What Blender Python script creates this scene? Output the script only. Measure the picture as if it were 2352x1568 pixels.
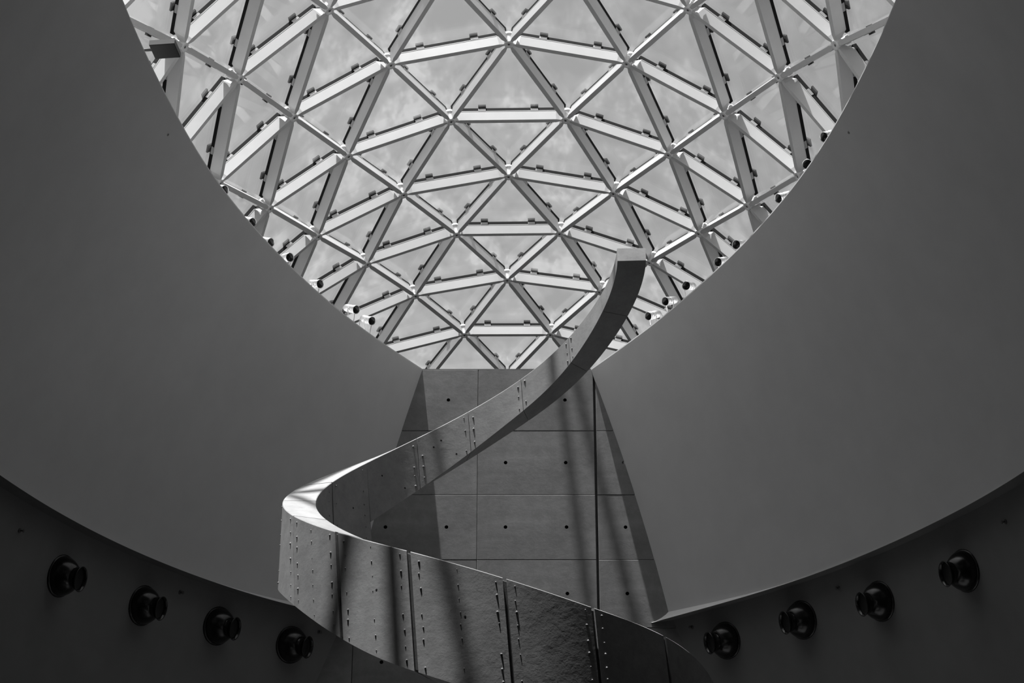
import bpy, bmesh, math, random
from mathutils import Vector, Matrix
random.seed(7)
for o in list(bpy.data.objects): bpy.data.objects.remove(o)
SC = bpy.context.scene
EYE = 1.65                                   # camera height above the floor
# ---------------- camera ----------------
cam_d = bpy.data.cameras.new('camera'); cam = bpy.data.objects.new('camera', cam_d)
SC.collection.objects.link(cam); SC.camera = cam
cam_d.sensor_width = 36.0; cam_d.lens = 36.0*4200/2352; cam_d.clip_end = 500
cam.location = (0, 0, EYE); cam.rotation_euler = (math.radians(90+24), 0, 0)
# ---------------- sky, sun, exposure ----------------
SUN_DIR = Vector((0.163, 0.09, -1.0)).normalized()
world = bpy.data.worlds.new('sky'); SC.world = world; world.use_nodes = True
wn = world.node_tree; wn.nodes.clear()
# the red channel alone: the sky of a red-filtered black-and-white exposure
sky = wn.nodes.new('ShaderNodeTexSky'); sky.sky_type = 'NISHITA'; sky.sun_disc = False
sky.sun_elevation = math.asin(-SUN_DIR.z); sky.sun_rotation = math.atan2(-SUN_DIR.x, -SUN_DIR.y)
sky.dust_density = 2.5; sky.air_density = 1.0
bw = wn.nodes.new('ShaderNodeSeparateColor'); bgn = wn.nodes.new('ShaderNodeBackground'); wo = wn.nodes.new('ShaderNodeOutputWorld')
wn.links.new(sky.outputs[0], bw.inputs[0]); wn.links.new(bw.outputs[0], bgn.inputs[0]); wn.links.new(bgn.outputs[0], wo.inputs[0])
bgn.inputs[1].default_value = 0.245
sun_d = bpy.data.lights.new('sun', 'SUN'); sun_d.energy = 9.4; sun_d.angle = math.radians(0.53)
sun = bpy.data.objects.new('sun', sun_d); SC.collection.objects.link(sun)
sun.rotation_euler = SUN_DIR.to_track_quat('-Z', 'Y').to_euler(); sun.location = (0, 10, 40)
vs = SC.view_settings; vs.view_transform = 'Standard'; vs.look = 'None'; vs.exposure = 0.08; vs.gamma = 1.0; vs.use_curve_mapping = False
SC.cycles.max_bounces = 7; SC.cycles.diffuse_bounces = 5; SC.cycles.glossy_bounces = 3; SC.cycles.transparent_max_bounces = 16
# ---- plan geometry (eye-relative metres: x right, y into the picture, z up from the eye) ----
D_BACK = 17.45                       # vertical plane of the concrete wall
H_TOP, H_TIP, H_FOOT = 7.458, 4.759, -1.65
Y_MID = 10.82                        # widest section of the oval opening
UP = {-1: [(-0.93,17.45),(-1.37,16.71),(-1.60,16.19),(-1.83,15.63),(-2.02,15.13),(-2.23,14.46),(-2.33,14.04),(-2.46,13.54),(-2.51,13.26),(-2.59,12.77),(-2.64,12.34),(-2.71,11.67),(-2.74,11.17),(-2.75,10.82)],
       1: [(0.82,17.45),(1.21,16.71),(1.36,16.39),(1.62,15.84),(1.87,15.15),(2.03,14.74),(2.22,14.19),(2.39,13.49),(2.47,13.09),(2.53,12.75),(2.59,12.31),(2.63,11.94),(2.68,11.42),(2.70,11.07),(2.71,10.82)]}
LIP = {-1: [(-1.40,17.45),(-1.70,17.20),(-2.068,16.861),(-2.298,16.616),(-2.651,16.179),(-2.975,15.689),(-3.263,15.125),(-3.529,14.573),(-3.706,14.0),(-3.82,13.618),(-3.925,13.225),(-4.06,12.6),(-4.17,11.9),(-4.22,11.3),(-4.23,10.82)],
        1: [(1.358,17.45),(1.579,17.182),(1.966,16.786),(2.332,16.363),(2.672,15.89),(2.988,15.403),(3.267,14.832),(3.45,14.42),(3.632,14.0),(3.78,13.57),(3.905,13.147),(4.05,12.55),(4.15,11.9),(4.20,11.3),(4.21,10.82)]}
def smooth_pts(p, n=3):
    p = [list(q) for q in p]
    for _ in range(n):
        q = [r[:] for r in p]
        for i in range(1, len(p)-1):
            for k in (0, 1): q[i][k] = 0.25*p[i-1][k]+0.5*p[i][k]+0.25*p[i+1][k]
        p = q
    return p
def resample(p, n):
    s = [0.0]
    for a, b in zip(p, p[1:]): s.append(s[-1]+math.hypot(b[0]-a[0], b[1]-a[1]))
    m = []                                            # Catmull-Rom tangents by arc length
    for i in range(len(p)):
        a, b = max(i-1, 0), min(i+1, len(p)-1)
        m.append(((p[b][0]-p[a][0])/(s[b]-s[a]), (p[b][1]-p[a][1])/(s[b]-s[a])))
    out = []; j = 0
    for k in range(n):
        u = s[-1]*k/(n-1)
        while j < len(p)-2 and u > s[j+1]: j += 1
        h = s[j+1]-s[j]; t = (u-s[j])/h
        a, b, c, d = 2*t**3-3*t*t+1, t**3-2*t*t+t, -2*t**3+3*t*t, t**3-t*t
        out.append(tuple(a*p[j][q]+b*h*m[j][q]+c*p[j+1][q]+d*h*m[j+1][q] for q in (0, 1)))
    return out
N_PLAN = 61
def half_curve(tab): return resample(smooth_pts(tab, 2), N_PLAN)
def offset_curve(c, d, side):
    out = []
    for i, q in enumerate(c):
        a, b = c[max(i-1, 0)], c[min(i+1, len(c)-1)]
        tx, ty = b[0]-a[0], b[1]-a[1]; l = math.hypot(tx, ty)
        nx, ny = -ty/l, tx/l
        if nx*side < 0: nx, ny = -nx, -ny
        out.append((q[0]+nx*d, q[1]+ny*d))
    return out
UPC = {s: half_curve(UP[s]) for s in (-1, 1)}
LIPC = {s: half_curve(LIP[s]) for s in (-1, 1)}
def lip_depth(i):                                             # the lip dies away from the concrete wall
    return 0.025+0.115*max(0.0, 1-i/16.0)**1.5
def offset_var(c, fr, side):
    near, far = offset_curve(c, 0.0, side), offset_curve(c, 1.0, side)
    return [(a[0]+(b[0]-a[0])*fr*lip_depth(i), a[1]+(b[1]-a[1])*fr*lip_depth(i)) for i, (a, b) in enumerate(zip(near, far))]
LOWC = {s: offset_var(LIPC[s], 1.0, s) for s in (-1, 1)}   # where the funnel proper ends, above the lip
def lip_h(i): return 0.012+0.108*max(0.0, 1-i/16.0)**1.5
def foot_offset(h):                                           # the dark lower wall leans outward as it goes down
    d = max(0.0, 4.80-h); return 0.16+0.26*min(d, 2.0)+0.1*max(0, d-2.0)

NODES = {
 -13: [(-9,-8.874,4.584,14.780), (-7,-6.692,4.372,15.492), (-5,-4.629,4.267,15.926), (-3,-2.698,4.229,16.133), (-1,-0.905,4.220,16.206), (1,0.828,4.221,16.213), (3,2.614,4.231,16.145), (5,4.525,4.268,15.927), (7,6.553,4.364,15.472), (9,8.693,4.557,14.739)],
 -12: [(-8,-7.710,6.036,14.984), (-6,-5.712,5.903,15.780), (-4,-3.735,5.830,16.256), (-2,-1.845,5.794,16.495), (0,-0.040,5.782,16.569), (2,1.760,5.794,16.497), (4,3.632,5.830,16.251), (6,5.575,5.898,15.756), (8,7.532,6.015,14.946)],
 -11: [(-9,-8.222,7.557,14.135), (-7,-6.368,7.432,15.070), (-5,-4.516,7.372,15.724), (-3,-2.689,7.353,16.118), (-1,-0.914,7.351,16.298), (1,0.835,7.351,16.302), (3,2.605,7.355,16.126), (5,4.419,7.372,15.725), (7,6.246,7.425,15.056), (9,8.071,7.536,14.106)],
 -10: [(-8,-7.186,9.040,14.426), (-6,-5.457,8.974,15.412), (-4,-3.654,8.938,16.078), (-2,-1.838,8.920,16.458), (0,-0.040,8.914,16.584), (2,1.753,8.921,16.459), (4,3.557,8.938,16.073), (6,5.339,8.970,15.395), (8,7.041,9.025,14.401)],
 -9: [(-9,-7.569,10.529,13.489), (-7,-6.044,10.491,14.648), (-5,-4.403,10.477,15.522), (-3,-2.680,10.477,16.102), (-1,-0.923,10.481,16.390), (1,0.842,10.482,16.392), (3,2.596,10.478,16.106), (5,4.312,10.477,15.522), (7,5.939,10.486,14.640), (9,7.449,10.515,13.474)],
 -8: [(-8,-6.662,12.045,13.868), (-6,-5.203,12.045,15.044), (-4,-3.573,12.046,15.899), (-2,-1.831,12.046,16.422), (0,-0.041,12.046,16.599), (2,1.746,12.047,16.421), (4,3.482,12.046,15.895), (6,5.102,12.042,15.035), (8,6.551,12.036,13.856)],
 -7: [(-9,-6.916,13.501,12.844), (-7,-5.719,13.550,14.226), (-5,-4.290,13.581,15.321), (-3,-2.671,13.601,16.087), (-1,-0.931,13.612,16.482), (1,0.849,13.612,16.482), (3,2.587,13.602,16.087), (5,4.205,13.581,15.320), (7,5.633,13.547,14.224), (9,6.827,13.494,12.841)],
 -6: [(-8,-6.139,15.050,13.309), (-6,-4.948,15.115,14.676), (-4,-3.491,15.154,15.720), (-2,-1.824,15.172,16.386), (0,-0.042,15.178,16.614), (2,1.739,15.173,16.383), (4,3.407,15.154,15.717), (6,4.865,15.114,14.674), (8,6.060,15.046,13.311)],
 -5: [(-9,-6.263,16.473,12.198), (-7,-5.395,16.610,13.803), (-5,-4.177,16.686,15.119), (-3,-2.662,16.725,16.071), (-1,-0.940,16.742,16.574), (1,0.856,16.743,16.571), (3,2.578,16.726,16.067), (5,4.098,16.686,15.118), (7,5.326,16.609,13.808), (9,6.205,16.473,12.208)],
 -4: [(-8,-5.615,18.055,12.751), (-6,-4.693,18.186,14.308), (-4,-3.410,18.262,15.541), (-2,-1.817,18.299,16.349), (0,-0.043,18.311,16.629), (2,1.732,18.300,16.345), (4,3.332,18.262,15.539), (6,4.629,18.186,14.314), (8,5.569,18.057,12.766)],
 -3: [(-9,-5.586,19.438,11.570), (-7,-5.028,19.648,13.319), (-5,-4.030,19.774,14.801), (-3,-2.644,19.838,15.916), (-1,-0.950,19.869,16.514), (1,0.862,19.870,16.511), (3,2.562,19.840,15.913), (5,3.964,19.775,14.808), (7,4.986,19.649,13.341), (9,5.575,19.449,11.598)],
 -2: [(-8,-5.211,21.068,12.223), (-6,-4.485,21.257,13.878), (-4,-3.382,21.359,15.251), (-2,-1.855,21.410,16.178), (0,-0.047,21.429,16.500), (2,1.764,21.412,16.177), (4,3.305,21.362,15.260), (6,4.434,21.257,13.908), (8,5.189,21.071,12.269)],
 -1: [(-9,-5.259,22.448,11.074), (-7,-4.832,22.693,12.852), (-5,-3.969,22.868,14.373), (-3,-2.723,22.928,15.607), (-1,-0.991,22.980,16.233), (1,0.893,22.981,16.238), (3,2.626,22.932,15.621), (5,3.898,22.873,14.402), (7,4.783,22.687,12.924), (9,5.244,22.455,11.153)],
 0: [(-8,-5.095,24.101,11.775), (-6,-4.416,24.316,13.438), (-4,-3.377,24.504,14.702), (-2,-1.906,24.543,15.682), (0,-0.050,24.536,16.070), (2,1.804,24.543,15.706), (4,3.284,24.507,14.743), (6,4.327,24.294,13.549), (8,5.032,24.091,11.873)],
 1: [(-9,-5.330,25.507,10.668), (-7,-4.819,25.757,12.412), (-5,-3.883,25.962,13.886), (-3,-2.672,26.114,14.934), (-1,-1.004,26.135,15.606), (1,0.885,26.131,15.629), (3,2.560,26.120,14.965), (5,3.779,25.969,13.934), (7,4.723,25.748,12.498), (9,5.237,25.492,10.759)],
 2: [(-8,-5.268,27.180,11.395), (-6,-4.447,27.418,12.973), (-4,-3.280,27.603,14.225), (-2,-1.861,27.694,15.079), (0,-0.060,27.698,15.439), (2,1.741,27.697,15.107), (4,3.165,27.602,14.283), (6,4.333,27.417,13.035), (8,5.150,27.175,11.456)],
 3: [(-9,-5.788,28.608,10.414), (-7,-5.049,28.846,12.073), (-5,-3.964,29.063,13.457), (-3,-2.572,29.210,14.500), (-1,-0.994,29.256,15.116), (1,0.853,29.255,15.138), (3,2.448,29.214,14.539), (5,3.836,29.064,13.512), (7,4.913,28.846,12.122), (9,5.630,28.605,10.447)],
 4: [(-8,-5.714,30.261,11.204), (-6,-4.677,30.500,12.669), (-4,-3.354,30.690,13.836), (-2,-1.798,30.802,14.633), (0,-0.090,30.820,14.967), (2,1.629,30.785,14.705), (4,3.204,30.687,13.893), (6,4.526,30.500,12.714), (8,5.546,30.261,11.232)],
 5: [(-9,-6.439,31.678,10.374), (-7,-5.434,31.918,11.878), (-5,-4.151,32.140,13.123), (-3,-2.629,32.305,14.044), (-1,-0.925,32.390,14.551), (1,0.744,32.393,14.557), (3,2.455,32.300,14.088), (5,3.983,32.137,13.166), (7,5.257,31.918,11.905), (9,6.233,31.680,10.375)],
 6: [(-8,-6.226,33.325,11.100), (-6,-4.968,33.570,12.391), (-4,-3.484,33.770,13.389), (-2,-1.829,33.904,14.038), (0,-0.094,33.950,14.272), (2,1.644,33.901,14.057), (4,3.302,33.766,13.415), (6,4.783,33.568,12.411), (8,6.027,33.324,11.105)],
 7: [(-9,-7.044,34.731,10.345), (-7,-5.797,34.989,11.658), (-5,-4.338,35.210,12.701), (-3,-2.708,35.377,13.434), (-1,-0.974,35.467,13.813), (1,0.790,35.466,13.813), (3,2.521,35.372,13.437), (5,4.145,35.205,12.704), (7,5.595,34.986,11.655), (9,6.829,34.729,10.330)],
}
# ---------------- materials (all neutral greys: the place is seen in black and white) ----------------
def nt(name):
    m = bpy.data.materials.new(name); m.use_nodes = True
    return m, m.node_tree, m.node_tree.nodes['Principled BSDF']
def ramp_grey(t, src, stops):
    r = t.nodes.new('ShaderNodeValToRGB'); e = r.color_ramp.elements
    while len(e) > 1: e.remove(e[-1])
    e[0].position, g = stops[0]; e[0].color = (g, g, g, 1)
    for p, g in stops[1:]:
        k = e.new(p); k.color = (g, g, g, 1)
    t.links.new(src, r.inputs[0]); return r
def noise(t, scale, detail=6, rough=0.6, stretch=None, coord='Object'):
    tc = t.nodes.new('ShaderNodeTexCoord'); n = t.nodes.new('ShaderNodeTexNoise')
    n.inputs['Scale'].default_value = scale; n.inputs['Detail'].default_value = detail; n.inputs['Roughness'].default_value = rough
    if stretch:
        mp = t.nodes.new('ShaderNodeMapping'); mp.inputs['Scale'].default_value = stretch
        t.links.new(tc.outputs[coord], mp.inputs[0]); t.links.new(mp.outputs[0], n.inputs['Vector'])
    else: t.links.new(tc.outputs[coord], n.inputs['Vector'])
    return n
def mixc(t, a, b, fac, mode='MULTIPLY'):
    m = t.nodes.new('ShaderNodeMix'); m.data_type = 'RGBA'; m.blend_type = mode; m.inputs[0].default_value = fac
    t.links.new(a, m.inputs[6]); t.links.new(b, m.inputs[7]); return m.outputs[2]
def plain(name, g, rough=0.6, metal=0.0, var=0.08, bump=0.0, bscale=60, spec=0.5):
    m, t, b = nt(name)
    n = noise(t, 3.0, 2); r = ramp_grey(t, n.outputs[0], [(0.3, g*(1-var)), (0.7, min(1, g*(1+var)))])
    t.links.new(r.outputs[0], b.inputs['Base Color'])
    b.inputs['Roughness'].default_value = rough; b.inputs['Metallic'].default_value = metal
    b.inputs['Specular IOR Level'].default_value = spec
    if bump:
        n2 = noise(t, bscale, 3); bp = t.nodes.new('ShaderNodeBump'); bp.inputs['Strength'].default_value = bump; bp.inputs['Distance'].default_value = 0.004
        t.links.new(n2.outputs[0], bp.inputs['Height']); t.links.new(bp.outputs[0], b.inputs['Normal'])
    return m
def concrete(name, lo, hi, stretch, rough=0.75, bump=0.35, coord='Object'):
    m, t, b = nt(name)
    n1 = noise(t, 1.1, 5, 0.62, stretch, coord); n2 = noise(t, 7.0, 5, 0.7, None, coord); n3 = noise(t, 60.0, 4, 0.7, None, coord)
    r1 = ramp_grey(t, n1.outputs[0], [(0.25, lo), (0.75, hi)]); r2 = ramp_grey(t, n2.outputs[0], [(0.3, 0.78), (0.65, 1.0)])
    r3 = ramp_grey(t, n3.outputs[0], [(0.30, 0.72), (0.45, 1.0)])
    c = mixc(t, r1.outputs[0], r2.outputs[0], 1.0); c = mixc(t, c, r3.outputs[0], 0.5)
    oi = t.nodes.new('ShaderNodeObjectInfo'); ro = ramp_grey(t, oi.outputs['Random'], [(0.0, 0.86), (1.0, 1.0)]); c = mixc(t, c, ro.outputs[0], 1.0)   # each pour its own tone
    t.links.new(c, b.inputs['Base Color']); b.inputs['Roughness'].default_value = rough; b.inputs['Specular IOR Level'].default_value = 0.3
    bp = t.nodes.new('ShaderNodeBump'); bp.inputs['Strength'].default_value = bump; bp.inputs['Distance'].default_value = 0.006
    t.links.new(n2.outputs[0], bp.inputs['Height']); t.links.new(bp.outputs[0], b.inputs['Normal'])
    return m
def glass_material():
    m, t, b = nt('roof_glass'); t.nodes.remove(b); out = t.nodes['Material Output']
    tr = t.nodes.new('ShaderNodeBsdfTransparent'); tr.inputs[0].default_value = (0.93, 0.93, 0.93, 1)
    gl = t.nodes.new('ShaderNodeBsdfGlossy'); gl.inputs['Color'].default_value = (0.9, 0.9, 0.9, 1); gl.inputs['Roughness'].default_value = 0.02
    tl = t.nodes.new('ShaderNodeBsdfTranslucent'); tl.inputs[0].default_value = (0.85, 0.85, 0.85, 1)
    lw = t.nodes.new('ShaderNodeLayerWeight'); lw.inputs[0].default_value = 0.5
    pw = t.nodes.new('ShaderNodeMath'); pw.operation = 'POWER'; pw.inputs[1].default_value = 4.0
    ml = t.nodes.new('ShaderNodeMath'); ml.operation = 'MULTIPLY_ADD'; ml.inputs[1].default_value = 0.5; ml.inputs[2].default_value = 0.03
    t.links.new(lw.outputs['Facing'], pw.inputs[0]); t.links.new(pw.outputs[0], ml.inputs[0])
    m1 = t.nodes.new('ShaderNodeMixShader'); t.links.new(ml.outputs[0], m1.inputs[0]); t.links.new(tr.outputs[0], m1.inputs[1]); t.links.new(gl.outputs[0], m1.inputs[2])
    n1 = noise(t, 2.2, 4, 0.65, (1.6, 1.0, 1.0)); n2 = noise(t, 0.9, 1, 0.5)
    mu = t.nodes.new('ShaderNodeMath'); mu.operation = 'MULTIPLY'; t.links.new(n1.outputs[0], mu.inputs[0]); t.links.new(n2.outputs[0], mu.inputs[1])
    dr = ramp_grey(t, mu.outputs[0], [(0.15, 0.008), (0.28, 0.022), (0.38, 0.052)])     # dust and rain streaks, plus pale reflections painted in as haze
    m2 = t.nodes.new('ShaderNodeMixShader'); t.links.new(dr.outputs[0], m2.inputs[0]); t.links.new(m1.outputs[0], m2.inputs[1]); t.links.new(tl.outputs[0], m2.inputs[2])
    t.links.new(m2.outputs[0], out.inputs[0]); return m
M = dict(
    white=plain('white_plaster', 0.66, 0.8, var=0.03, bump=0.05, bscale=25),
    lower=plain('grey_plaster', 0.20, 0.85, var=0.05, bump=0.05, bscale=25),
    floor=plain('stone_floor', 0.10, 0.5, var=0.1),
    wall=concrete('cast_concrete', 0.17, 0.35, (0.7, 1.0, 1.5)),
    ribbon=concrete('ribbon_concrete', 0.33, 0.50, (1.0, 1.0, 0.7), bump=0.4),
    groove=concrete('joint_concrete', 0.05, 0.14, (1, 1, 1)),
    hole=plain('dark_hole', 0.01, 0.9, var=0.0),
    steel=plain('white_painted_steel', 0.54, 0.45, var=0.03),
    hub=plain('grey_painted_casting', 0.7, 0.5, var=0.05),
    rubber=plain('black_rubber', 0.006, 0.8, var=0.0, spec=0.2),
    clip=plain('grey_clip_metal', 0.36, 0.45, metal=0.3),
    black=plain('gloss_black_plastic', 0.012, 0.22, var=0.0),
    silver=plain('polished_aluminium', 0.75, 0.28, metal=1.0),
    lens=plain('black_lens', 0.006, 0.12, var=0.0),
    panel=plain('dark_grey_housing', 0.10, 0.6, var=0.04),
    glass=glass_material())
# ---------------- object helpers ----------------
C = SC.collection
def link_mesh(name, verts, faces, mats, parent=None, smooth=False, fmat=None):
    me = bpy.data.meshes.new(name); me.from_pydata([tuple(v) for v in verts], [], faces); me.validate()
    for m in (mats if isinstance(mats, (list, tuple)) else [mats]): me.materials.append(m)
    if fmat: me.polygons.foreach_set('material_index', fmat)
    if smooth: me.polygons.foreach_set('use_smooth', [True]*len(me.polygons))
    me.update()
    o = bpy.data.objects.new(name, me); C.objects.link(o)
    if parent: o.parent = parent
    return o
def tag(o, label, cat, group=None, kind=None):
    o['label'] = label; o['category'] = cat
    if group: o['group'] = group
    if kind: o['kind'] = kind
    return o
def empty(name, loc=(0, 0, 0)):
    o = bpy.data.objects.new(name, None); o.location = loc; o.empty_display_size = 0.2; C.objects.link(o); return o
def E(p): return (p[0], p[1], p[2]+EYE)       # eye-relative -> world
BOXF = [(0,3,2,1),(4,5,6,7),(0,1,5,4),(1,2,6,5),(2,3,7,6),(3,0,4,7)]
def box_v(c, ax, ay, az):
    """eight corners of a box: centre and three half-vectors"""
    return [c-ax-ay-az, c+ax-ay-az, c+ax+ay-az, c-ax+ay-az, c-ax-ay+az, c+ax-ay+az, c+ax+ay+az, c-ax+ay+az]
def lathe(profile, n=24, axis_m=None):
    v, f = [], []
    for r, z in profile:
        for k in range(n):
            a = 2*math.pi*k/n; v.append(Vector((r*math.cos(a), r*math.sin(a), z)))
    for i in range(len(profile)-1):
        for k in range(n):
            a, b = i*n+k, i*n+(k+1) % n; f.append((a, b, b+n, a+n))
    if axis_m: v = [axis_m @ p for p in v]
    return v, f
def cap(v, f, n, last=True, flip=False):
    i0 = len(v)-n if last else 0; q = list(range(i0, i0+n)); f.append(tuple(q if (last != flip) else q[::-1]))
def frame_to(d, up=Vector((0, 0, 1))):
    """rotation whose local +Z points along d"""
    return d.to_track_quat('Z', 'Y').to_matrix().to_4x4()
# ================= the setting =================
H_RIM = H_TOP-0.012                         # a narrow upright rim crowns the white walls
SIDE = {-1: 'left', 1: 'right'}
def full(c):                                  # mirror the far half about the widest section: closed oval side, back to front
    return c + [(x, 2*Y_MID-y) for x, y in reversed(c[:-1])]
def strip_mesh(name, rows, mat, parent=None, smooth=True, flip=False):
    v, f = [], []; n = len(rows[0])
    for r in rows: v += [E(p) for p in r]
    for i in range(len(rows)-1):
        for k in range(n-1):
            a = i*n+k; q = (a, a+1, a+1+n, a+n); f.append(q[::-1] if flip else q)
    return link_mesh(name, v, f, mat, parent, smooth)
for s in (-1, 1):
    up, low, lip = full(UPC[s]), full(LOWC[s]), full(LIPC[s]); LH = [lip_h(i) for i in range(N_PLAN)]; LH = LH+LH[-2::-1]
    rows = []
    for j in range(25):
        t = j/24; fr = t+0.26*t*(1-t)
        rows.append([(a[0]+(b[0]-a[0])*fr, a[1]+(b[1]-a[1])*fr, H_RIM+(H_TIP+lh-H_RIM)*t) for a, b, lh in zip(up, low, LH)])
    w = strip_mesh('wall_'+SIDE[s], rows, M['white'], None, True, s > 0)
    tag(w, ('smooth white curved plaster wall sweeping down left of the concrete panel wall', 'smooth white curved plaster wall sweeping down right of the concrete panel wall')[s > 0], 'wall', kind='structure')
    strip_mesh('rim', [[(q[0], q[1], H_TOP) for q in up], [(q[0], q[1], H_RIM) for q in up]], M['white'], w, True, s > 0)
    lr = []                                   # the small flared lip along the foot of the white wall, and its underside
    for d, h in ((1.0, 1.0), (0.84, 0.75), (0.58, 0.45), (0.24, 0.15), (0.0, 0.0)):
        lr.append([(q[0], q[1], H_TIP+lh*h) for q, lh in zip(full(offset_var(LIPC[s], d, s)), LH)])
    strip_mesh('lip', lr, M['white'], w, True, s > 0)
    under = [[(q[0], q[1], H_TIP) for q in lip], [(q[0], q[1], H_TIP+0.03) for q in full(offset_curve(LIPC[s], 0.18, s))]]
    strip_mesh('lip_underside', under, M['lower'], w, True, s > 0)  # underside of the white lip coloured dark to stand for its shade
    led = [[(q[0], q[1], H_TOP) for q in up], [(q[0], q[1], H_TOP) for q in full(offset_curve(UPC[s], 4.0, s))],
           [(q[0], q[1], H_TOP-0.3) for q in full(offset_curve(UPC[s], 4.05, s))]]
    strip_mesh('ledge', led, M['white'], w, False, s < 0)  # ledge widened out of view to bounce sun up onto the beams
    # darker lower wall
    rows = []
    hs = [H_TIP+0.03-0.12*k for k in range(18)]+[2.0, 1.0, 0.0, H_FOOT]
    for h in hs:
        c = offset_curve(LIPC[s], foot_offset(h), s)
        e = c[-1]; rows.append([(q[0], q[1], h) for q in c]+[(e[0], e[1]-k*2.0, h) for k in range(1, 8)])
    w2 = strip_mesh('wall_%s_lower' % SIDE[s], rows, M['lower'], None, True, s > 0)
    tag(w2, ('shaded grey curved wall with black air nozzles, below the left white wall', 'shaded grey curved wall with black air nozzles, below the right white wall')[s > 0], 'wall', kind='structure')
# near end of the oval, soffit over the visitor, floor and the wall behind the visitor
y0 = 2*Y_MID-D_BACK
rows = [[(UPC[-1][0][0], y0, H_TOP), (UPC[1][0][0], y0, H_TOP)], [(LIPC[-1][0][0]-.3, y0-.05, H_TIP), (LIPC[1][0][0]+.3, y0-.05, H_TIP)]]
tag(strip_mesh('wall_near', rows, M['lower'], None, False), 'unseen grey end of the oval roof opening above the visitor', 'wall', kind='structure')  # dark colour put on this unseen end to cut bounced light
YR, XR = -3.2, 6.2
cv, cf = [], []
near = {s: [q for q in full(LIPC[s])[N_PLAN-1:]] for s in (-1, 1)}
for s in (-1, 1):
    b = len(cv)
    for q in near[s]: cv += [E((q[0], q[1], H_TIP+0.02)), E((s*XR, q[1], H_TIP+0.02))]
    for k in range(len(near[s])-1): cf.append((b+2*k, b+2*k+1, b+2*k+3, b+2*k+2))
b = len(cv); cv += [E((-XR, y0, H_TIP+.02)), E((XR, y0, H_TIP+.02)), E((XR, YR, H_TIP+.02)), E((-XR, YR, H_TIP+.02))]; cf.append((b, b+1, b+2, b+3))
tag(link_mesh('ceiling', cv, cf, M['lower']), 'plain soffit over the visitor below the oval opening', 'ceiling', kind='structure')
up_v, up_f = [], []
for x0, x1, ya, yb, z0, z1 in ((-8, 8, -4, 11.0, 9.2, 9.6), (-7.2, -6.9, -4, 11.0, 7.0, 9.2), (6.9, 7.2, -4, 11.0, 7.0, 9.2), (-8, 8, -4, -3.7, 7.0, 9.2)):
    k0 = len(up_v); up_v += [E(p) for p in ((x0,ya,z0),(x1,ya,z0),(x1,yb,z0),(x0,yb,z0),(x0,ya,z1),(x1,ya,z1),(x1,yb,z1),(x0,yb,z1))]; up_f += [tuple(k0+i for i in q) for q in BOXF]
tag(link_mesh('sky_block_slab', up_v, up_f, M['lower']), 'added unseen slab on side walls that blocks sky and sun from the near side', 'ceiling', kind='structure')  # slab and sides added out of view to keep the near walls dim
tag(link_mesh('floor', [E(p) for p in ((-XR, YR, H_FOOT), (XR, YR, H_FOOT), (XR, D_BACK+.3, H_FOOT), (-XR, D_BACK+.3, H_FOOT))], [(0, 1, 2, 3)], M['floor']), 'pale stone floor of the atrium', 'floor', kind='structure')
tag(link_mesh('wall_front', [E(p) for p in ((-XR, YR, H_FOOT), (XR, YR, H_FOOT), (XR, YR, H_TIP+.02), (-XR, YR, H_TIP+.02))], [(0, 1, 2, 3)], M['lower']), 'grey wall behind the visitor', 'wall', kind='structure')
# ---- concrete wall of cast panels with tie holes ----
Y = D_BACK
def slab(x0, x1, ya, yb, z0, z1): return [E(p) for p in ((x0,ya,z0),(x1,ya,z0),(x1,yb,z0),(x0,yb,z0),(x0,ya,z1),(x1,ya,z1),(x1,yb,z1),(x0,yb,z1))]
wall_back = link_mesh('wall_back', slab(-2.9, 2.9, Y+0.035, Y+0.32, H_FOOT, H_TOP-0.01), BOXF, M['groove'])
tag(wall_back, 'vertical cast concrete panel wall with round tie holes behind the spiral ribbon', 'wall', kind='structure')
def holed_panel(wd, ht, holes, r=0.0185):
    """front-facing slab, wd x ht, real round holes; local x right, z up, front at y=0"""
    bm = bmesh.new(); ch = 0.004
    cs = [bm.verts.new(p) for p in ((ch, 0, ch), (wd-ch, 0, ch), (wd-ch, 0, ht-ch), (ch, 0, ht-ch))]
    ed = [bm.edges.new((cs[i], cs[(i+1) % 4])) for i in range(4)]; rings = []
    for hx, hz in holes:
        rg = [bm.verts.new((hx+r*math.cos(a*math.pi/7), 0, hz+r*math.sin(a*math.pi/7))) for a in range(14)]
        ed += [bm.edges.new((rg[i], rg[(i+1) % 14])) for i in range(14)]; rings.append(rg)
    bmesh.ops.triangle_fill(bm, use_beauty=True, edges=ed, normal=(0, -1, 0))
    bk = [bm.verts.new(p) for p in ((0, ch, 0), (wd, ch, 0), (wd, ch, ht), (0, ch, ht))]
    b2 = [bm.verts.new(p) for p in ((0, .06, 0), (wd, .06, 0), (wd, .06, ht), (0, .06, ht))]
    for i in range(4):
        j = (i+1) % 4; bm.faces.new((cs[i], bk[i], bk[j], cs[j])); bm.faces.new((bk[i], b2[i], b2[j], bk[j]))
    for rg in rings:
        c2 = [bm.verts.new((v.co.x, 0.03, v.co.z)) for v in rg]
        for i in range(14):
            fc = bm.faces.new((rg[i], rg[(i+1) % 14], c2[(i+1) % 14], c2[i])); fc.material_index = 1
        fc = bm.faces.new(c2); fc.material_index = 1
    bmesh.ops.recalc_face_normals(bm, faces=[f for f in bm.faces if len(f.verts) == 3])
    me = bpy.data.meshes.new('concrete_panel'); bm.to_mesh(me); bm.free()
    me.materials.append(M['wall']); me.materials.append(M['hole']); return me
XJ = [-2.75, -1.55, -0.35, 0.85, 2.05]; RH = [7.45, 6.77, 6.08, 5.40, 4.71, 4.03, 3.35]
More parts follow.
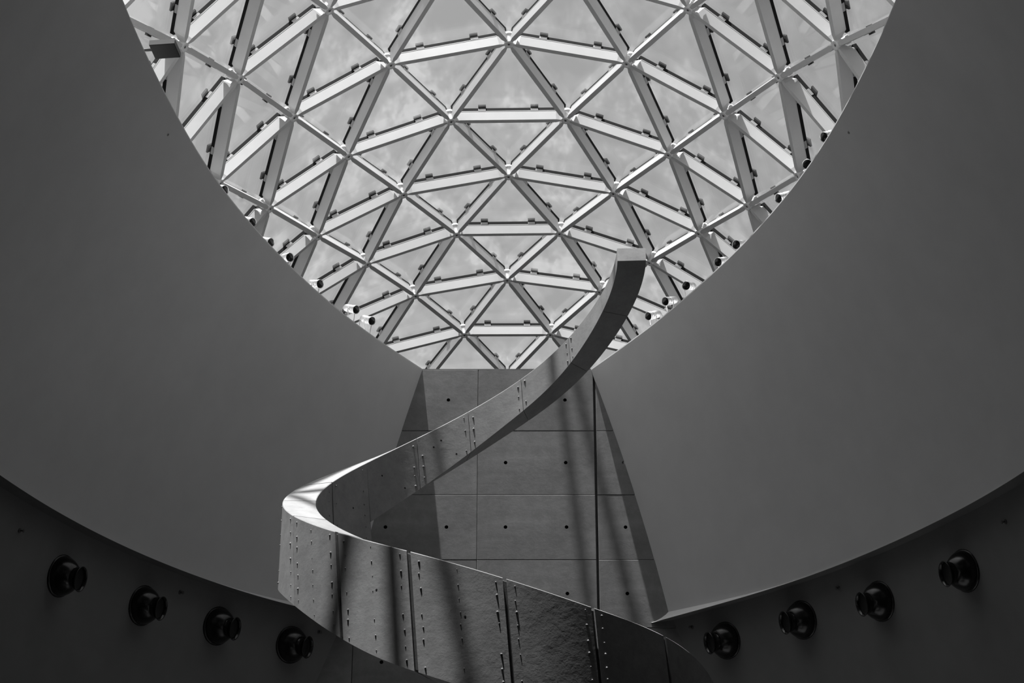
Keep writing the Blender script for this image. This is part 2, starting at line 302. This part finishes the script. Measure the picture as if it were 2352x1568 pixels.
gapx = {-2.75: .003, -1.55: .0025, -0.35: .0012, 0.85: .012, 2.05: .003}
for i in range(4):
    a, b = XJ[i]+gapx[XJ[i]], XJ[i+1]-gapx[XJ[i+1]]
    base = None
    for j in range(6):
        z1, z0 = RH[j]-0.0015, RH[j+1]+0.0015
        me = holed_panel(b-a, z1-z0, [(XJ[i]+0.285-a, (z1-z0)/2), (XJ[i]+0.895-a, (z1-z0)/2)])
        o = bpy.data.objects.new('concrete_panel', me); C.objects.link(o); o.parent = wall_back
        o.location = E((a, Y+random.uniform(-.0015, .0015), z0))
link_mesh('concrete_base', slab(-2.75, 2.05, Y, Y+.034, H_FOOT, RH[-1]-.002), BOXF, M['wall'], wall_back)
link_mesh('coping', slab(-1.6, 1.5, Y, Y+.33, H_TOP-.008, H_TOP), BOXF, M['wall'], wall_back)

# ================= triangulated glass roof =================
N = {}
for r, row in NODES.items():
    for c, x, y, z in row: N[(r, c)] = Vector(E((x, y if r > -8 else 13.6+(y-13.6)*0.9, z)))  # unseen near rows drawn closer so beam shadows miss the ribbon front
STEP = ((0, 2), (1, 1), (1, -1), (0, -2), (-1, -1), (-1, 1))
NRM = {}
for k, p in N.items():
    n = Vector()
    for i in range(6):
        a, b = (k[0]+STEP[i][0], k[1]+STEP[i][1]), (k[0]+STEP[(i+1) % 6][0], k[1]+STEP[(i+1) % 6][1])
        if a in N and b in N: n += (N[a]-p).cross(N[b]-p)
    n.normalize(); NRM[k] = -n if n.dot(Vector((0, 24, 6))-p) > 0 else n
f_px, cpt, spt = 4200.0, math.cos(math.radians(24)), math.sin(math.radians(24))
def in_view(p, mx=60):
    q = Vector(p)-Vector((0, 0, EYE)); Z = q.y*cpt+q.z*spt; x = 1176+f_px*q.x/Z; yy = 784-f_px*(-q.y*spt+q.z*cpt)/Z
    if not (-mx < yy < 900 and 240 < x < 2110): return False
    # behind the white walls?
    edge_l = [(0, 282), (150, 344), (321, 436), (428, 505), (543, 599), (673, 732), (780, 862), (847, 970), (900, 1000)]
    edge_r = [(0, 2057), (107, 2013), (253, 1937), (367, 1868), (510, 1758), (622, 1641), (750, 1488), (847, 1357), (900, 1320)]
    def ip(t, v):
        if v <= t[0][0]: return t[0][1]
        for (a, xa), (b, xb) in zip(t, t[1:]):
            if v <= b: return xa+(xb-xa)*(v-a)/(b-a)
        return t[-1][1]
    return ip(edge_l, yy)-25 < x < ip(edge_r, yy)+25 and yy < 870
BW, BD, GH = 0.037, 0.20, 0.062                  # half width and depth of a beam, gasket height
roof = empty('glass_roof', E((0, 24, 0)))
tag(roof, 'vaulted glass roof of white triangular steel lattice above the concrete walls', 'glass roof', kind='structure')
roof.location = (0, 0, 0)
def beam_geo(a, b):
    A, B = N[a], N[b]; t = (B-A).normalized(); n = (NRM[a]+NRM[b]).normalized(); n = (n-t*n.dot(t)).normalized(); w = t.cross(n)
    def ring(P, hw, d0, d1): return [P-w*hw+n*d0, P+w*hw+n*d0, P+w*hw+n*d1, P-w*hw+n*d1]
    v, f = [], []
    L = (B-A).length
    for s_, hw, d0, d1 in ((0.06, BW*.5, 0.006, BD*.6), (0.10, BW*.62, 0.004, BD*.75), (0.155, BW, 0, BD), (L-.155, BW, 0, BD), (L-.10, BW*.62, 0.004, BD*.75), (L-.06, BW*.5, 0.006, BD*.6)):
        v += ring(A+t*s_, hw, d0, d1)
    for i in range(5):
        for k in range(4): f.append((4*i+k, 4*i+(k+1) % 4, 4*i+4+(k+1) % 4, 4*i+4+k))
    f += [(3, 2, 1, 0), (20, 21, 22, 23)]
    # gasket
    g = []; gf = []
    m = (A+B)/2; g = box_v(m+n*(BD+GH/2), t*(L/2-.10), w*(BW*1.0), n*(GH/2+.002)); gf = list(BOXF)
    # bright edge flange between beam and gasket
    fl = box_v(m+n*(BD-.006), t*(L/2-.16), w*(BW+.003), n*.006); v2 = len(v); v += fl; f += [tuple(v2+i for i in q) for q in BOXF]
    clips = []
    for u in (0.27, 0.73):
        c0 = A+t*(L*u); cv = box_v(c0+n*(BD+GH*.42), t*.062, w*(BW+.006), n*GH*.36); cf = list(BOXF)
        pv = []
        pv.append(box_v(c0+n*(BD+GH+.042), t*.064, w*(BW+.027), n*.014))
        fm = [0]*6
        for q in pv:
            cf += [tuple(len(cv)+i for i in z) for z in BOXF]; cv = cv+q; fm += [1]*6
        clips.append((cv, cf, fm))
    return (v, f), (g, gf), clips
edges = []
for k in N:
    for d in ((0, 2), (1, 1), (1, -1)):
        m = (k[0]+d[0], k[1]+d[1])
        if m in N: edges.append((k, m))
rest = {'frame': ([], []), 'gasket': ([], []), 'glass': ([], []), 'clip': ([], [], [])}
def add_rest(key, v, f, fm=None):
    R_ = rest[key]; b = len(R_[0]); R_[0].extend(v); R_[1].extend([tuple(b+i for i in q) for q in f])
    if fm: R_[2].extend(fm)
n_seen = 0
for a, b in edges:
    (v, f), (g, gf), clips = beam_geo(a, b)
    seen = any(in_view(N[a].lerp(N[b], u)) for u in (0, .2, .4, .6, .8, 1))
    if seen:
        n_seen += 1
        bo = link_mesh('beam', v, f, M['steel'], roof)
        link_mesh('gasket', g, gf, M['rubber'], bo)
        for cv, cf, fm in clips: link_mesh('glazing_clip', cv, cf, [M['clip'], M['rubber']], bo, fmat=fm)
    else:
        add_rest('frame', v, f); add_rest('gasket', g, gf)
hub_prof = [(0.0, -.004), (0.034, -.004), (0.036, -0.013), (0.070, -0.013), (0.074, -0.006), (0.074, 0.02), (0.070, 0.03), (0.070, 0.05), (0.055, 0.06), (0.055, BD-.03), (0.064, BD-.02), (0.064, BD+.03), (0.0, BD+.03)]
hv, hf = lathe(hub_prof, 18); hub_me = bpy.data.meshes.new('node_hub'); hub_me.from_pydata([tuple(p) for p in hv], [], hf); hub_me.materials.append(M['hub'])
hub_me.polygons.foreach_set('use_smooth', [True]*len(hub_me.polygons))
bv, bf = lathe([(0.0, -.006), (0.019, -.006), (0.022, -.002), (0.022, .01)], 6); bolt_me = bpy.data.meshes.new('bolt_head'); bolt_me.from_pydata([tuple(p) for p in bv], [], bf); bolt_me.materials.append(M['panel'])
for k, p in N.items():
    mat = frame_to(NRM[k])
    if in_view(p):
        h = bpy.data.objects.new('node_hub', hub_me); C.objects.link(h); h.parent = roof; h.matrix_world = Matrix.Translation(p) @ mat
        b_ = bpy.data.objects.new('bolt_head', bolt_me); C.objects.link(b_); b_.parent = h
    else:
        mm = Matrix.Translation(p) @ mat; add_rest('frame', [mm @ q for q in hv], hf)
for k in N:
    for tri in (((0, 0), (1, 1), (1, -1)), ((0, 0), (0, 2), (1, 1))):
        ks = [(k[0]+d[0], k[1]+d[1]) for d in tri]
        if not all(q in N for q in ks): continue
        P3 = [N[q]+NRM[q]*(BD+GH) for q in ks]; c = sum(P3, Vector())/3; n = (P3[1]-P3[0]).cross(P3[2]-P3[0]).normalized()
        if n.dot(sum((NRM[q] for q in ks), Vector())) < 0: n = -n; P3 = [P3[0], P3[2], P3[1]]
        P3 = [c+(q-c)*0.988 for q in P3]
        v = P3+[q+n*0.022 for q in P3]; f = [(2, 1, 0), (3, 4, 5), (0, 1, 4, 3), (1, 2, 5, 4), (2, 0, 3, 5)]
        cc = c
        if any(in_view(P3[0].lerp(P3[1], u).lerp(P3[2], w_)) for u in (0, .5, 1) for w_ in (0, .3, .6)): link_mesh('glass_pane', v, f, M['glass'], roof)
        else: add_rest('glass', v, f)
for key, nm, mt in (('frame', 'beam_lattice', 'steel'), ('gasket', 'gasket_lattice', 'rubber'), ('glass', 'glass_sheet', 'glass')):
    o = link_mesh(nm, rest[key][0], rest[key][1], M[mt], roof); o['kind'] = 'stuff'

# ================= the concrete helix =================
def spl(k, v, x):
    n = len(k); h = [k[i+1]-k[i] for i in range(n-1)]
    a = [0.0]*n; b = [1.0]*n; c = [0.0]*n; d = [0.0]*n
    for i in range(1, n-1):
        a[i], b[i], c[i] = h[i-1], 2*(h[i-1]+h[i]), h[i]; d[i] = 6*((v[i+1]-v[i])/h[i]-(v[i]-v[i-1])/h[i-1])
    for i in range(1, n):
        w_ = a[i]/b[i-1]; b[i] -= w_*c[i-1]; d[i] -= w_*d[i-1]
    m = [0.0]*n; m[-1] = d[-1]/b[-1]
    for i in range(n-2, -1, -1): m[i] = (d[i]-c[i]*m[i+1])/b[i]
    i = 0
    while i < n-2 and x > k[i+1]: i += 1
    p, q = (k[i+1]-x)/h[i], (x-k[i])/h[i]
    return p*v[i]+q*v[i+1]+((p**3-p)*m[i]+(q**3-q)*m[i+1])*h[i]**2/6
HX, HY = -0.1067, 13.0
KR, VR = [-20,60,120,180,240,300,366.], [1.7151,1.3371,1.4536,1.6036,1.4784,1.1933,1.1706]
KT, VT = [-20,20,60,100,140,180,220,260,300,335,366.], [2.8241,3.1627,3.3277,3.5666,3.9404,4.4952,5.1273,5.6868,6.0933,6.3948,6.6077]
KB1, VB1 = [40,80,120,160,215.], [1.5485,2.5305,2.9528,3.5749,4.078]
KB2, VB2 = [205,240,270,300,335,366.], [4.3248,4.9704,5.4742,5.8283,6.22,6.4828]
PHI_STEP, PHI_END = 216.8, 362.0
def h_ro(p): return spl(KR, VR, max(p, -20))
def h_th(p): return spl([0,180,366.], [.2853,.245,.2255], max(p, -20))
def h_zt(p): return spl(KT, VT, p) if p >= -20 else 2.8241+0.0085*(p+20)
H80 = h_zt(80)-2.5305
def h_zb(p, free):
    if free: return spl(KB2, VB2, p)
    return spl(KB1, VB1, p) if p >= 80 else h_zt(p)-H80-0.0012*(80-max(p, 0))
def h_pt(p, r, z):
    a = -math.radians(p); return Vector(E((HX+r*math.cos(a), HY+r*math.sin(a), z)))
def lean(p, ht):                               # the form joints lean a little
    if p > 350: return 1.2                     # the free end is cut square to its slope
    sn = math.sin(math.radians(p)); sn = (1 if sn >= 0 else -1)*max(abs(sn), 0.5)
    return math.degrees(-0.085*ht/(h_ro(p)*sn))
def band(name, pa, pb, mat, parent, inset=0.0, gap_a=0.0, gap_b=0.0, free=False, leaning=True, mats2=None):
    n = max(3, int(abs(pb-pa)/1.6)); v, f, fm = [], [], []
    VN = 6
    def P(u, w_, side):                       # u along, w_ 0 top .. 1 bottom, side 0 inner 1 outer
        def ph(q): return q+(lean(q, h_zt(q)-h_zb(q, free))*w_ if leaning else 0)
        a_, b_ = ph(pa)+gap_a, ph(pb)-gap_b; p = a_+(b_-a_)*u
        ro = h_ro(p); r = ro-inset if side else ro-h_th(p)+inset
        zt, zb = h_zt(p)-inset, h_zb(p, free)+inset
        return h_pt(p, r, zt+(zb-zt)*w_)
    def grid(fn, nu, nv, flip):
        b = len(v)
        for j in range(nv+1):
            for i in range(nu+1): v.append(fn(i/nu, j/nv))
        for j in range(nv):
            for i in range(nu):
                a_ = b+j*(nu+1)+i; q = (a_, a_+1, a_+nu+2, a_+nu+1); f.append(q[::-1] if flip else q)
    pm = (pa+pb)/2; w0 = CH/(h_zt(pm)-h_zb(pm, free)); f0 = CH/h_th(pm)
    def top(u, k): return P(u, 0, 0).lerp(P(u, 0, 1), f0+(1-2*f0)*k)
    grid(lambda u, w_: P(u, w0+(1-w0)*w_, 1), n, VN, False)           # outer face
    grid(lambda u, w_: P(u, w0+(1-w0)*w_, 0), n, VN, True)            # inner face
    grid(lambda u, w_: top(u, w_), n, 2, False)                       # top
    grid(lambda u, w_: top(u, 1).lerp(P(u, w0, 1), w_), n, 1, False)  # arrises
    grid(lambda u, w_: top(u, 0).lerp(P(u, w0, 0), w_), n, 1, True)
    grid(lambda u, w_: P(u, 1, 0).lerp(P(u, 1, 1), w_), n, 2, True)   # underside
    for u, fl in ((0, True), (1, False)):
        b = len(v); v.extend([P(u, w0, 0), top(u, 0), top(u, 1), P(u, w0, 1), P(u, 1, 1), P(u, 1, 0)]); q = (b, b+1, b+2, b+3, b+4, b+5); f.append(q if fl else q[::-1])
    o = link_mesh(name, v, f, mat, parent, True)
    return o, P
CH = 0.005
rib = empty('spiral_ribbon', (0, 0, 0))
tag(rib, 'free standing grey concrete spiral ribbon curling up in front of the panel wall', 'spiral ribbon')
JN = [-440.0]+[-400.0+k*26 for k in range(15)]+[-12.0, 10.0, 35.0, 61.2, 87.6, 114.0, 136.5, 157.5, 178.0, 198.0, PHI_STEP]
JF = [PHI_STEP, 237.4, 257.1, 280.0, 307.2, 334.0, PHI_END]
band('core', -440, PHI_STEP-.4, M['groove'], rib, inset=0.014, leaning=False)
band('core', PHI_STEP-.2, PHI_END-3.0, M['groove'], rib, inset=0.012, free=True, leaning=False)
nub_bm = bmesh.new(); bmesh.ops.create_icosphere(nub_bm, subdivisions=1, radius=1.0); nub_me = bpy.data.meshes.new('concrete_nub'); nub_bm.to_mesh(nub_me); nub_bm.free()
nub_me.materials.append(M['ribbon']); nub_me.polygons.foreach_set('use_smooth', [True]*len(nub_me.polygons))
pit_v, pit_f = lathe([(0.0, .001), (0.006, .001), (0.008, 0.0), (0.008, -.01)], 12)
pit_me = bpy.data.meshes.new('tie_hole_disc'); pit_me.from_pydata([tuple(p) for p in pit_v], [], pit_f); pit_me.materials.append(M['hole'])  # flat dark disc painted for the shade inside a small tie hole
def nub(parent, P, u, w_, side, r):
    p = P(u, w_, side); o = bpy.data.objects.new('concrete_nub', nub_me); C.objects.link(o); o.parent = parent
    o.location = p; o.scale = (r, r, r*random.uniform(.9, 1.3))
def rows(parent, P, pa, pb, side, at_a, at_b, dd, r):
    h = h_zt((pa+pb)/2)-h_zb((pa+pb)/2, pa >= PHI_STEP-1); k = max(3, int(h/0.085)); ang = pb-pa
    for flag, u in ((at_a, dd/ang), (at_b, 1-dd/ang)):
        if not flag: continue
        for i in range(k):
            if random.random() < .88: nub(parent, P, u+random.uniform(-.006, .006), (i+.5+random.uniform(-.15, .15))/k, side, r*random.uniform(.6, 1.25))
def hole_disc(parent, P, u, w_, side):
    p = P(u, w_, side); q = P(u+.02, w_, side); t = (q-p).normalized(); n = t.cross(P(u, w_+.05, side)-p).normalized()
    c = Vector(E((HX, HY, 0))); out = Vector((p.x-c.x, p.y-c.y, 0))*(1 if side else -1)
    if n.dot(out) < 0: n = -n
    o = bpy.data.objects.new('tie_hole_disc', pit_me); C.objects.link(o); o.parent = parent; o.matrix_world = Matrix.Translation(p) @ frame_to(n)
for a, b in zip(JN, JN[1:]):
    ga = .0 if a < -430 else (.55 if 20 < a < 150 else .25); gb = .55 if 20 < b < 150 else (.25 if b < PHI_STEP else 0)
    o, P = band('ribbon_panel', a, b, M['ribbon'], rib, gap_a=ga, gap_b=gb)
    if 9 < a < 200:
        rows(o, P, a, b, 1 if a < 175 else 0, a > 60, b > 60, 2.2, .0075)
        if 80 < a < 150:
            rows(o, P, a, b, 1, True, False, (b-a)*.5, .005)
        if 80 < a < 120: hole_disc(o, P, .45, .42, 1)
        if a > 190: hole_disc(o, P, .6, .35, 0)
for a, b in zip(JF, JF[1:]):
    o, P = band('ribbon_panel', a, b, M['ribbon'], rib, gap_a=.0 if a == PHI_STEP else .1, gap_b=.0 if b == PHI_END else .1, free=True)
    if a < 320: rows(o, P, a, b, 0, a > 220, b < 320, 1.6, .008)
    if a < 240:
        hole_disc(o, P, .3, .35, 0); hole_disc(o, P, .72, .8, 0)
    if 237 < a < 240: hole_disc(o, P, .45, .3, 0)

# ================= air nozzles =================
def lathe_obj(name, prof, mat, parent, n=28, mtx=None):
    v, f = lathe(prof, n); o = link_mesh(name, v, f, mat, parent, True)
    if mtx is not None: o.matrix_local = mtx
    return o
def air_nozzle(p, nrm, scale, label):
    s = -1 if p[0] < 0 else 1
    t = empty('air_nozzle', E(p)); tag(t, label, 'air nozzle', 'black air nozzles on the curved lower walls')
    wall_n = Vector((nrm[0], nrm[1], -0.22)).normalized(); R1 = frame_to(wall_n)
    aim = (Vector((-s*1.0, -0.12, -0.22)).normalized()*0.75+wall_n*0.35).normalized(); R2 = frame_to(aim)
    S = Matrix.Scale(scale, 4)
    lathe_obj('flange', [(0, -.012), (.176, -.012), (.181, .0), (.178, .010), (.166, .016), (.150, .016)], M['black'], t, 32, R1 @ S)
    Rb = R1.lerp(R2, 0.4)
    lathe_obj('bowl', [(.163, .0), (.166, .022), (.160, .048), (.147, .074), (.130, .098), (.112, .118), (.098, .130), (.085, .136)], M['black'], t, 32, Rb @ S)
    lathe_obj('throat', [(.104, .095), (.094, .122), (.090, .138), (.093, .156), (.103, .176), (.108, .184), (.105, .188), (.098, .184), (.090, .165), (.086, .13)], M['black'], t, 32, R2 @ S)
    lathe_obj('duct_mouth', [(.089, .158), (.06, .150), (.0, .148)], M['hole'], t, 24, R2 @ S)
NZ = [((-3.744,14.659,4.398),(.93,-.37),'black bowl shaped air nozzle farthest left on the left curved wall'),
      ((-3.253,15.663,4.429),(.87,-.50),'black bowl shaped air nozzle on left wall, second from the left edge'),
      ((-2.714,16.469,4.463),(.80,-.60),'black bowl shaped air nozzle on left wall, third from the left edge'),
      ((-2.114,17.147,4.464),(.70,-.72),'small black bowl shaped air nozzle just below the spiral ribbon at left'),
      ((3.718,14.467,4.385),(-.92,-.39),'black bowl shaped air nozzle farthest right on the right curved wall'),
      ((3.211,15.482,4.417),(-.87,-.49),'black bowl shaped air nozzle on right wall, second from the right edge'),
      ((2.655,16.309,4.477),(-.81,-.59),'black bowl shaped air nozzle on right wall, third from the right edge'),
      ((2.039,17.057,4.482),(-.75,-.66),'small black bowl shaped air nozzle on right wall nearest the concrete wall')]
for p, n, lb in NZ: air_nozzle(p, n, 1.0, lb)
# ---- sprinkler heads above the nozzles ----
SPR = [((-3.938,13.975,4.568),(.96,-.29),'tiny dark sprinkler head at far left of the left lower wall'),
       ((-2.996,15.984,4.641),(.84,-.54),'tiny dark sprinkler head between second and third left nozzles'),
       ((-1.871,17.313,4.631),(.67,-.74),'tiny dark sprinkler head at left wall end beside the ribbon'),
       ((1.746,17.304,4.676),(-.75,-.66),'tiny dark sprinkler head at right wall end beside the concrete'),
       ((2.925,15.842,4.64),(-.84,-.54),'tiny dark sprinkler head between second and third right nozzles'),
       ((3.912,13.818,4.589),(-.95,-.33),'tiny dark sprinkler head at far right of the right lower wall')]
for p, n, lb in SPR:
    t = empty('sprinkler_head', E(p)); tag(t, lb, 'sprinkler', 'sprinkler heads on the lower walls'); R1 = frame_to(Vector((n[0], n[1], -.2)))
    lathe_obj('escutcheon', [(0, 0), (.02, 0), (.018, .006), (.006, .008), (0, .008)], M['panel'], t, 14, R1)
    lathe_obj('deflector', [(.005, .006), (.005, .035), (.015, .036), (.015, .039), (0, .039)], M['panel'], t, 12, R1)

# ================= spotlights on the wall ledges =================
def tube(pts, r, n=6):
    v, f = [], []
    for i, p in enumerate(pts):
        a, b = pts[max(i-1, 0)], pts[min(i+1, len(pts)-1)]; m = frame_to((b-a).normalized())
        for k in range(n): v.append(p+m.to_3x3() @ Vector((r*math.cos(2*math.pi*k/n), r*math.sin(2*math.pi*k/n), 0)))
    for i in range(len(pts)-1):
        for k in range(n): f.append((i*n+k, i*n+(k+1) % n, i*n+n+(k+1) % n, i*n+n+k))
    f.append(tuple(range(n))[::-1]); f.append(tuple(range(len(v)-n, len(v)))); return v, f
def spotlight(lens, aim, label, group):
    L0 = Vector(E(lens)); a = (Vector(aim).normalized()+Vector((0, -.45, -.05))).normalized(); base = H_TOP+EYE
    back = L0-a*0.075
    foot = Vector((back.x, back.y, base))
    t = empty('spotlight', foot); tag(t, label, 'spotlight', group)
    R = Matrix.Translation(L0-foot) @ frame_to(a) @ Matrix.Scale(1.08, 4)
    lathe_obj('housing', [(0, -.168), (.020, -.168), (.031, -.158), (.036, -.140), (.037, -.060), (.034, -.057), (.034, -.050), (.038, -.047), (.039, -.030), (.036, -.027), (.036, -.021), (.0405, -.018), (.0405, .002), (.037, .002), (.036, -.004)], M['silver'], t, 24, R)
    lathe_obj('lens', [(.0365, -.003), (.030, .001), (0, .003)], M['lens'], t, 24, R)
    side = a.cross(Vector((0, 0, 1))).normalized(); c = back-foot
    pts = [c+side*.043, c+side*.047-Vector((0, 0, .03)), Vector((0, 0, .03))+side*.03, Vector((0, 0, .018)), Vector((0, 0, .03))-side*.03, c-side*.047-Vector((0, 0, .03)), c-side*.043]
    v, f = tube(pts, .005); link_mesh('yoke', v, f, M['silver'], t, True)
    lathe_obj('base_plate', [(0, 0), (.04, 0), (.04, .012), (.012, .016), (.012, .03), (0, .03)], M['silver'], t, 18)
    tail = Vector((R @ Vector((0, 0, -.168))))
    pts = [tail, tail-a*.03+Vector((0, 0, .004)), tail-a*.05-Vector((0, 0, .03)), Vector((tail.x, tail.y, 0))-a*Vector((1, 1, 0))*.04+Vector((0, 0, .006)), Vector((tail.x*.3, tail.y*.3, .006))]
    v, f = tube(pts, .004); link_mesh('cord', v, f, M['clip'], t, True)
SPL = [((-2.477,13.868,7.60),(.8,-.15,-.45),'black lensed spotlight half hidden behind the left wall edge, uppermost on left ledge'),
       ((-2.314,14.464,7.60),(.85,-.2,-.5),'silver spotlight on left ledge, second from the top of the row'),
       ((-2.198,14.856,7.60),(.85,-.15,-.42),'silver spotlight on left ledge with narrow side-on lens, third from the top'),
       ((-2.057,15.156,7.60),(.7,-.5,-.35),'silver spotlight on left ledge facing forward, fourth from the top'),
       ((-1.835,15.742,7.61),(.8,-.35,-.35),'silver spotlight on left ledge, third from the bottom of the row'),
       ((-1.535,16.323,7.61),(.8,-.3,-.45),'silver spotlight on left ledge, second from the bottom of the row'),
       ((-1.399,16.590,7.61),(.7,-.35,-.5),'silver spotlight on left ledge nearest the concrete wall corner'),
       ((2.550,12.969,7.60),(-.8,-.1,-.55),'silver spotlight at the top of the right ledge row, body mostly showing'),
       ((2.477,13.414,7.60),(-.6,-.7,-.35),'spotlight with half hidden black lens, second from the top on right ledge'),
       ((2.316,14.018,7.60),(-.85,-.05,-.5),'silver spotlight low behind right wall edge, third from the top'),
       ((2.048,14.899,7.60),(-.7,-.45,-.45),'large lensed silver spotlight on right ledge, fourth from the top'),
       ((1.918,15.256,7.60),(-.75,-.4,-.5),'silver spotlight on right ledge, fifth from the top'),
       ((1.668,15.780,7.61),(-.6,-.6,-.4),'silver spotlight on right ledge with ribbed round lens, third from the ribbon tip'),
       ((1.495,16.132,7.61),(-.8,-.35,-.45),'silver spotlight on right ledge, second nearest the ribbon'),
       ((1.352,16.476,7.61),(-.85,-.3,-.5),'silver spotlight on right ledge nearest the concrete ribbon')]
for p, a, lb in SPL: spotlight(p, a, lb, 'spotlights on the left ledge' if p[0] < 0 else 'spotlights on the right ledge')
# ---- flat flood lamp at the top of the left ledge ----
fl = empty('flood_lamp', E((-2.95, 11.87, H_TOP))); tag(fl, 'flat dark grey flood lamp on an arm over the left wall edge', 'flood lamp')
o0 = Vector(E((-2.95, 11.87, H_TOP))); c = Vector(E((-2.66, 11.893, 7.75)))-o0
ax, az = Vector((1, -.12, .0)).normalized(), Vector((0.0, .1, 1)).normalized(); ay = az.cross(ax)
link_mesh('housing', box_v(c, ax*.10, ay*.085, az*.022), BOXF, M['panel'], fl)
link_mesh('front_glass', box_v(c-az*.0235, ax*.097, ay*.082, az*.003), BOXF, M['hole'], fl)
v, f = tube([c-ax*.10, c-ax*.22, c-ax*.27-Vector((0, 0, .08)), Vector((0, 0, .02))], .012, 8); link_mesh('arm', v, f, M['panel'], fl, True)
v, f = tube([Vector((0, 0, 0)), Vector((0, 0, .03))], .05, 14); link_mesh('foot', v, f, M['panel'], fl)

# ---- two small detectors near the crown of the white walls ----
for p, n, lb in (((-2.706, 12.464, 7.332), (.83, -.1, -.55), 'tiny white detector button high on the left white wall'), ((2.646, 12.45, 7.343), (-.82, -.11, -.56), 'tiny white detector button high on the right white wall')):
    t = empty('detector', E(p)); tag(t, lb, 'detector', 'detectors on the white walls'); R1 = frame_to(Vector(n))
    lathe_obj('base', [(0, 0), (.016, 0), (.016, .006), (.010, .008), (0, .008)], M['clip'], t, 14, R1)
    lathe_obj('sensor_dome', [(.008, .006), (.007, .012), (.004, .015), (0, .016)], M['steel'], t, 12, R1)
